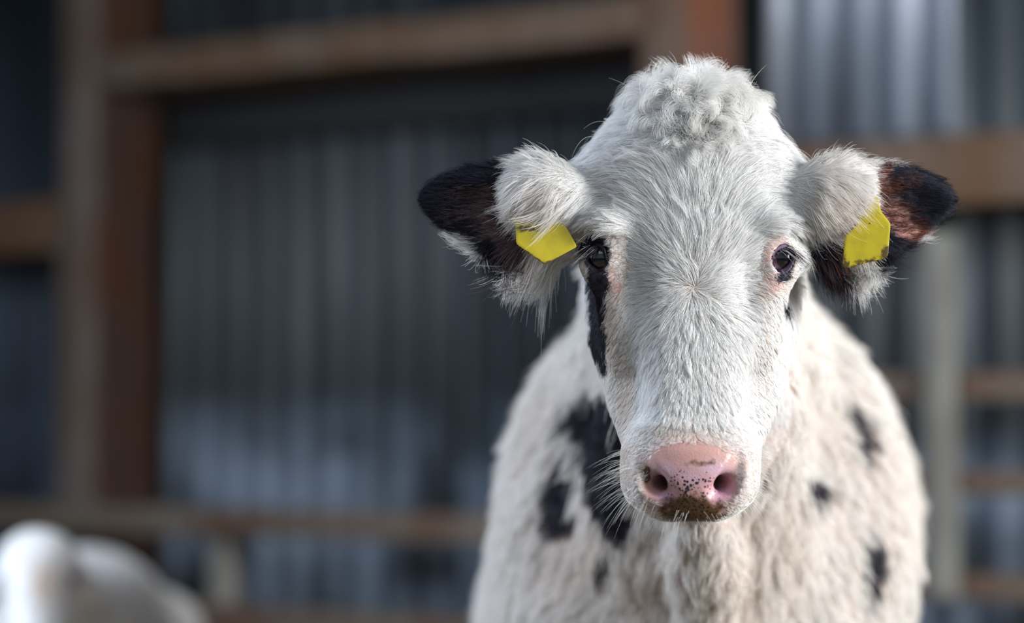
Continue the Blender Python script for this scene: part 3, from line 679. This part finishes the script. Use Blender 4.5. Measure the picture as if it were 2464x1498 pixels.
def resample(poly, n):
    pl = np.array(poly, float); m = len(pl); t = np.linspace(0, m, n, endpoint=False); i = t.astype(int); f = (t-i)[:, None]
    p0, p1, p2, p3 = pl[(i-1) % m], pl[i], pl[(i+1) % m], pl[(i+2) % m]
    return .5*((2*p1)+(-p0+p2)*f+(2*p0-5*p1+4*p2-p3)*f*f+(-p0+3*p1-3*p2+p3)*f**3)
from mathutils.bvhtree import BVHTree
BV = BVHTree.FromPolygons(V.tolist(), Q.tolist())
def on_hide(u, v, fallback):
    o = Vector((0, 0, CZ)); d = Vector(P(u, v, 1.))-o; h = BV.ray_cast(o, d.normalized())
    return np.array(h[0]-d.normalized()*.0007) if h[0] is not None and h[0].y < 2.33 else fallback
for s_, AP in ((-1, APL), (1, APR)):
    c = EYE[s_]; r = R(44); ax = norm(np.array([s_*.42, -.9, .0]))
    vs, fs = [], []; nu, nv = 48, 32
    for j in range(nv+1):
        for i in range(nu):
            th = PI*j/nv; ph = 2*PI*i/nu; d = np.array([math.sin(th)*math.cos(ph), math.sin(th)*math.sin(ph), math.cos(th)])
            bul = 1+.05*max(0, (d@ax-.85)/.15); vs.append(d*r*bul)
    for j in range(nv):
        for i in range(nu): fs.append((j*nu+i, (j+1)*nu+i, (j+1)*nu+(i+1) % nu, j*nu+(i+1) % nu))
    e = mesh_obj('eye', vs, fs, eye_mat('eye_'+('a' if s_ < 0 else 'b'), ax)); e.location = c; adopt(e, calf)
    n = 64; ap = resample(AP, n); cen = ap.mean(0); rings = []
    up_k, dn_k, in_k, out_k = (1.75, 1.7, 1.22, 1.5) if s_ < 0 else (1.5, 1.75, 1.22, 1.4)
    for q, (w_, rr) in enumerate([(0., .97), (0., 1.06), (.10, 1.13), (.3, 1.20), (.6, 1.26), (.85, 1.28), (1.0, 1.2)]):
        ring = []
        for i in range(n):
            dx, dy = ap[i]-cen; ph = math.atan2(dy, dx*s_); cx_, sx_ = math.cos(ph), math.sin(ph)
            ko = ((out_k if cx_ > 0 else in_k)*cx_*cx_+(dn_k if sx_ > 0 else up_k)*sx_*sx_); pt = cen+(ap[i]-cen)*(1+(max(ko, 1.2)-1)*w_)
            if rr > 0: p_ = on_sphere(pt[0], pt[1], c, r*rr)
            else:
                p_ = on_hide(pt[0], pt[1], on_sphere(pt[0], pt[1], c, r*1.08)); 
                if rr == 0: 
                    q_ = on_sphere(pt[0], pt[1], c, r*1.09); p_ = p_ if p_[1] < q_[1] else p_*(w_)+q_*(1-w_)
                else: p_ = p_+np.array([0, .0015, 0])
            ring.append(p_)
        rings.append(ring)
    vs = [p-c for ring in rings for p in ring]; fs = [(a*n+i, a*n+(i+1) % n, (a+1)*n+(i+1) % n, (a+1)*n+i) for a in range(len(rings)-1) for i in range(n)]
    ld = mesh_obj('eyelid', vs, fs, LID if s_ < 0 else LID2); ld.location = c; ld.parent = e; ld.location = (0, 0, 0)
    # lashes
    sp = []
    for i in range(n):
        pu, pv = ap[i]; upper = pv < cen[1] - (.35 if s_ < 0 else -.35)*(pu-cen[0])*s_*0
        outer = (pu-cen[0])*s_ > -8
        for _ in range(4 if upper and outer else 1):
            p = on_sphere(pu+rng.normal()*1.5, pv+rng.normal()*1.5, c, r*1.11)-c
            if upper and outer:
                d = (s_*.55, -.75, -.25); L = rng.uniform(.012, .019); sag = (s_*.004, .002, -.007)
            elif upper: d = (s_*.2, -1, -.1); L = rng.uniform(.003, .006); sag = (0, 0, -.002)
            else: d = (s_*.3, -.6, -.8); L = rng.uniform(.004, .009); sag = (s_*.002, 0, -.001)
            d = np.array(d)+rng.normal(size=3)*.12
            sp.append((p, d, L, sag, (.7, .7, .75) if (s_ > 0 and rng.random() < .35) or rng.random() < .06 else (.01, .01, .015)))
    la = fan('eyelash_fringe', sp, None, .00015, (.01, .01, .015)); la.parent = e

# ------------------------------------------------------------------ ear tags
mt = NT('yellow_tag_plastic'); g = mt.n('TexCoord').outputs['Object']
n1 = mt.n('TexNoise', {'Vector': g, 'Scale': 160., 'Detail': 6., 'Roughness': .7}).outputs[0]; n2 = mt.n('TexNoise', {'Vector': g, 'Scale': 70., 'Detail': 3.}).outputs[0]
ed = mt.n('Attribute', attribute_name='grime').outputs['Fac']
k = mt.n('Math', {0: ed, 1: mt.n('Math', {0: n1, 1: 1.35}, operation='MULTIPLY').outputs[0]}, operation='MULTIPLY').outputs[0]
base = mt.mix(mt.ramp(n2, [(.4, (0, 0, 0)), (.7, (.5, .5, .5))]), (.46, .38, .008), (.30, .24, .008))
mt.set(Base_Color=mt.mix(mt.ramp(k, [(.38, (0, 0, 0)), (.55, (.92, .92, .92))]), base, (.045, .022, .008)), Roughness=.45, Specular_IOR_Level=.4, Subsurface_Weight=.15, Subsurface_Scale=.003)
def tag(poly, dfun, dirty, th=.0016, **props):
    import bmesh
    pl = []
    m = len(poly)
    for i in range(m):                # round the corners a little
        a, b, c2_ = np.array(poly[i-1], float), np.array(poly[i], float), np.array(poly[(i+1) % m], float)
        ra = min(6, np.linalg.norm(a-b)*.3); rb = min(6, np.linalg.norm(c2_-b)*.3)
        A = b+(a-b)/np.linalg.norm(a-b)*ra; B = b+(c2_-b)/np.linalg.norm(c2_-b)*rb
        for t in (0, .5, 1): pl.append((1-t)**2*A+2*t*(1-t)*b+t*t*B)
    pl = np.array(pl); cen = pl.mean(0); n = len(pl); c0 = H(cen[0], cen[1], dfun(*cen))
    vs, gr = [], []; NR = 8
    def put(uv, back):
        p = H(uv[0], uv[1], dfun(*uv)); vs.append(p-c0+np.array([0, th if back else 0, 0]))
        gr.append(max([math.exp(-(((uv[0]-a)/ra)**2+((uv[1]-b)/rb)**2)) for a, b, ra, rb in dirty]+[0]))
    for back in (0, 1):
        put(cen, back)
        for k in range(1, NR+1):
            for i in range(n): put(cen+(pl[i]-cen)*k/NR, back)
    st = 1+NR*n; fs = []
    for back in (0, 1):
        o = back*st
        for i in range(n):
            f_ = [(o, o+1+i, o+1+(i+1) % n)]+[(o+1+(k-1)*n+i, o+1+k*n+i, o+1+k*n+(i+1) % n, o+1+(k-1)*n+(i+1) % n) for k in range(1, NR)]
            fs += [f[::-1] for f in f_] if not back else f_
    o1 = 1+(NR-1)*n
    for i in range(n): fs.append((o1+i, o1+(i+1) % n, st+o1+(i+1) % n, st+o1+i))
    o = mesh_obj('ear_tag', vs, fs, mt.m, attrs={'grime': np.array(gr)}); o.location = c0; adopt(o, calf)
    for k_, v_ in props.items(): o[k_] = v_
    bv = o.modifiers.new('b', 'BEVEL'); bv.width = .0004; bv.segments = 2; bv.limit_method = 'ANGLE'
    return o
tag([(1232, 519), (1242, 548), (1242, 586), (1310, 636), (1389, 593), (1364, 548), (1310, 505), (1270, 490)], lambda u, v: 12+(u-1310)*.05-(v-560)*.28,
    [(1270, 550, 50, 10), (1340, 560, 30, 8), (1250, 610, 10, 30), (1300, 632, 40, 7)], label="yellow ear tag tucked under the fur of the photo's left ear")
tag([(2112, 472), (2120, 508), (2143, 537), (2137, 615), (2130, 621), (2035, 645), (2027, 640), (2034, 568), (2062, 541), (2072, 508), (2092, 480)], lambda u, v: 10-(u-2080)*.08-(v-560)*.16,
    [(2134, 612, 22, 30), (2036, 636, 22, 20), (2085, 632, 60, 9), (2088, 535, 16, 5)], label="yellow ear tag hanging full length from the photo's right ear")

# ------------------------------------------------------------------ second calf, low at the left
Y2 = 4.15
def Q2(u, v, y=Y2): return P(u, v, y)
q = 1/(F/Y2)
g2 = Field(np.arange(-1.25, -.45, .012, dtype=np.float32), np.arange(3.7, 5.2, .014, dtype=np.float32), np.arange(-.03, .85, .012, dtype=np.float32))
b0 = Q2(165, 1562, 4.5)
g2.ell((b0[0], 4.62, b0[2]), (.170, .40, .182), .04)
g2.ell(Q2(235, 1440, 4.40), (.08, .14, .07), .09)
g2.chain([Q2(110, 1440, 4.1), Q2(160, 1490, 4.32)], [.07, .10], .05)
g2.ell(Q2(88, 1372, 4.02), (.062, .07, .062), .03); g2.ell(Q2(84, 1328, 4.05), (.040, .045, .030), .03)
g2.chain([Q2(95, 1370, 3.98), Q2(90, 1480, 3.90), Q2(88, 1560, 3.86)], [.062, .045, .04], .03)
for s_ in (-1, 1):
    g2.chain([Q2(92+s_*60, 1360, 4.03), Q2(92+s_*125, 1425, 4.10)], [.026, .020], .02); g2.ell(Q2(92+s_*130, 1425, 4.10), (.04, .014, .022), .02)
    g2.chain([(b0[0]+s_*.10, 4.35, .50), (b0[0]+s_*.09, 4.33, .28), (b0[0]+s_*.09, 4.33, .05), (b0[0]+s_*.09, 4.31, .02)], [.07, .036, .026, .036], .03)
    g2.chain([(b0[0]+s_*.11, 4.88, .52), (b0[0]+s_*.10, 4.85, .34), (b0[0]+s_*.10, 4.93, .24), (b0[0]+s_*.10, 4.90, .05), (b0[0]+s_*.10, 4.88, .02)], [.09, .05, .034, .026, .036], .03)
V2, Q_2 = g2.mesh(2); N2 = vnormals(V2, Q_2)
calf2 = empty('calf', (b0[0], 4.6, 0), label='smaller white calf, blurred and cropped at the lower left corner', category='calf')
u2, v2 = proj(V2); tn = np.exp(-blob(u2, v2, 110, 1400, 45, 60)**2)
c2v = lerp(np.tile(WHITE*1.02, (len(V2), 1)), np.array([.55, .42, .33]), tn)
c2v[V2[:, 2] < .04] = (.03, .025, .02)
mesh_obj('body', V2, Q_2, mb.m, calf2, cols=c2v, attrs={'speck': 0*tn, 'dirt': 0*tn, 'bare': 0*tn})
n0 = 26000; r_, n_ = sample(V2, Q_2, N2, np.where(V2[:, 2] > .05, 1., 0.), n0)
uu, vv = proj(r_); tn = np.exp(-blob(uu, vv, 110, 1405, 42, 55)**2)*.9
flow = np.stack([.2*hashn(r_, 20), .3+0*uu, -1+0*uu], 1)
pts = groom(r_, n_, flow, .016*rng.uniform(.7, 1.3, n0), .3+.1*rng.random(n0), 5, .5, .12, .4, 20)
strands('body_coat', pts, taper(n0, 5, .0006), haircol(0*tn, 0*tn, tn, n0, WHITE*1.02), calf2)
for s_ in (-1, 1):
    vs, fs = [], []
    for j in range(13):
        for i in range(20):
            th = PI*j/12; ph = 2*PI*i/20; vs.append((.013*math.sin(th)*math.cos(ph), .013*math.sin(th)*math.sin(ph), .013*math.cos(th)))
    fs = [(j*20+i, (j+1)*20+i, (j+1)*20+(i+1) % 20, j*20+(i+1) % 20) for j in range(12) for i in range(20)]
    e = mesh_obj('eye', vs, fs, LID); e.location = Q2(90+s_*76, 1392, 3.955); adopt(e, calf2)
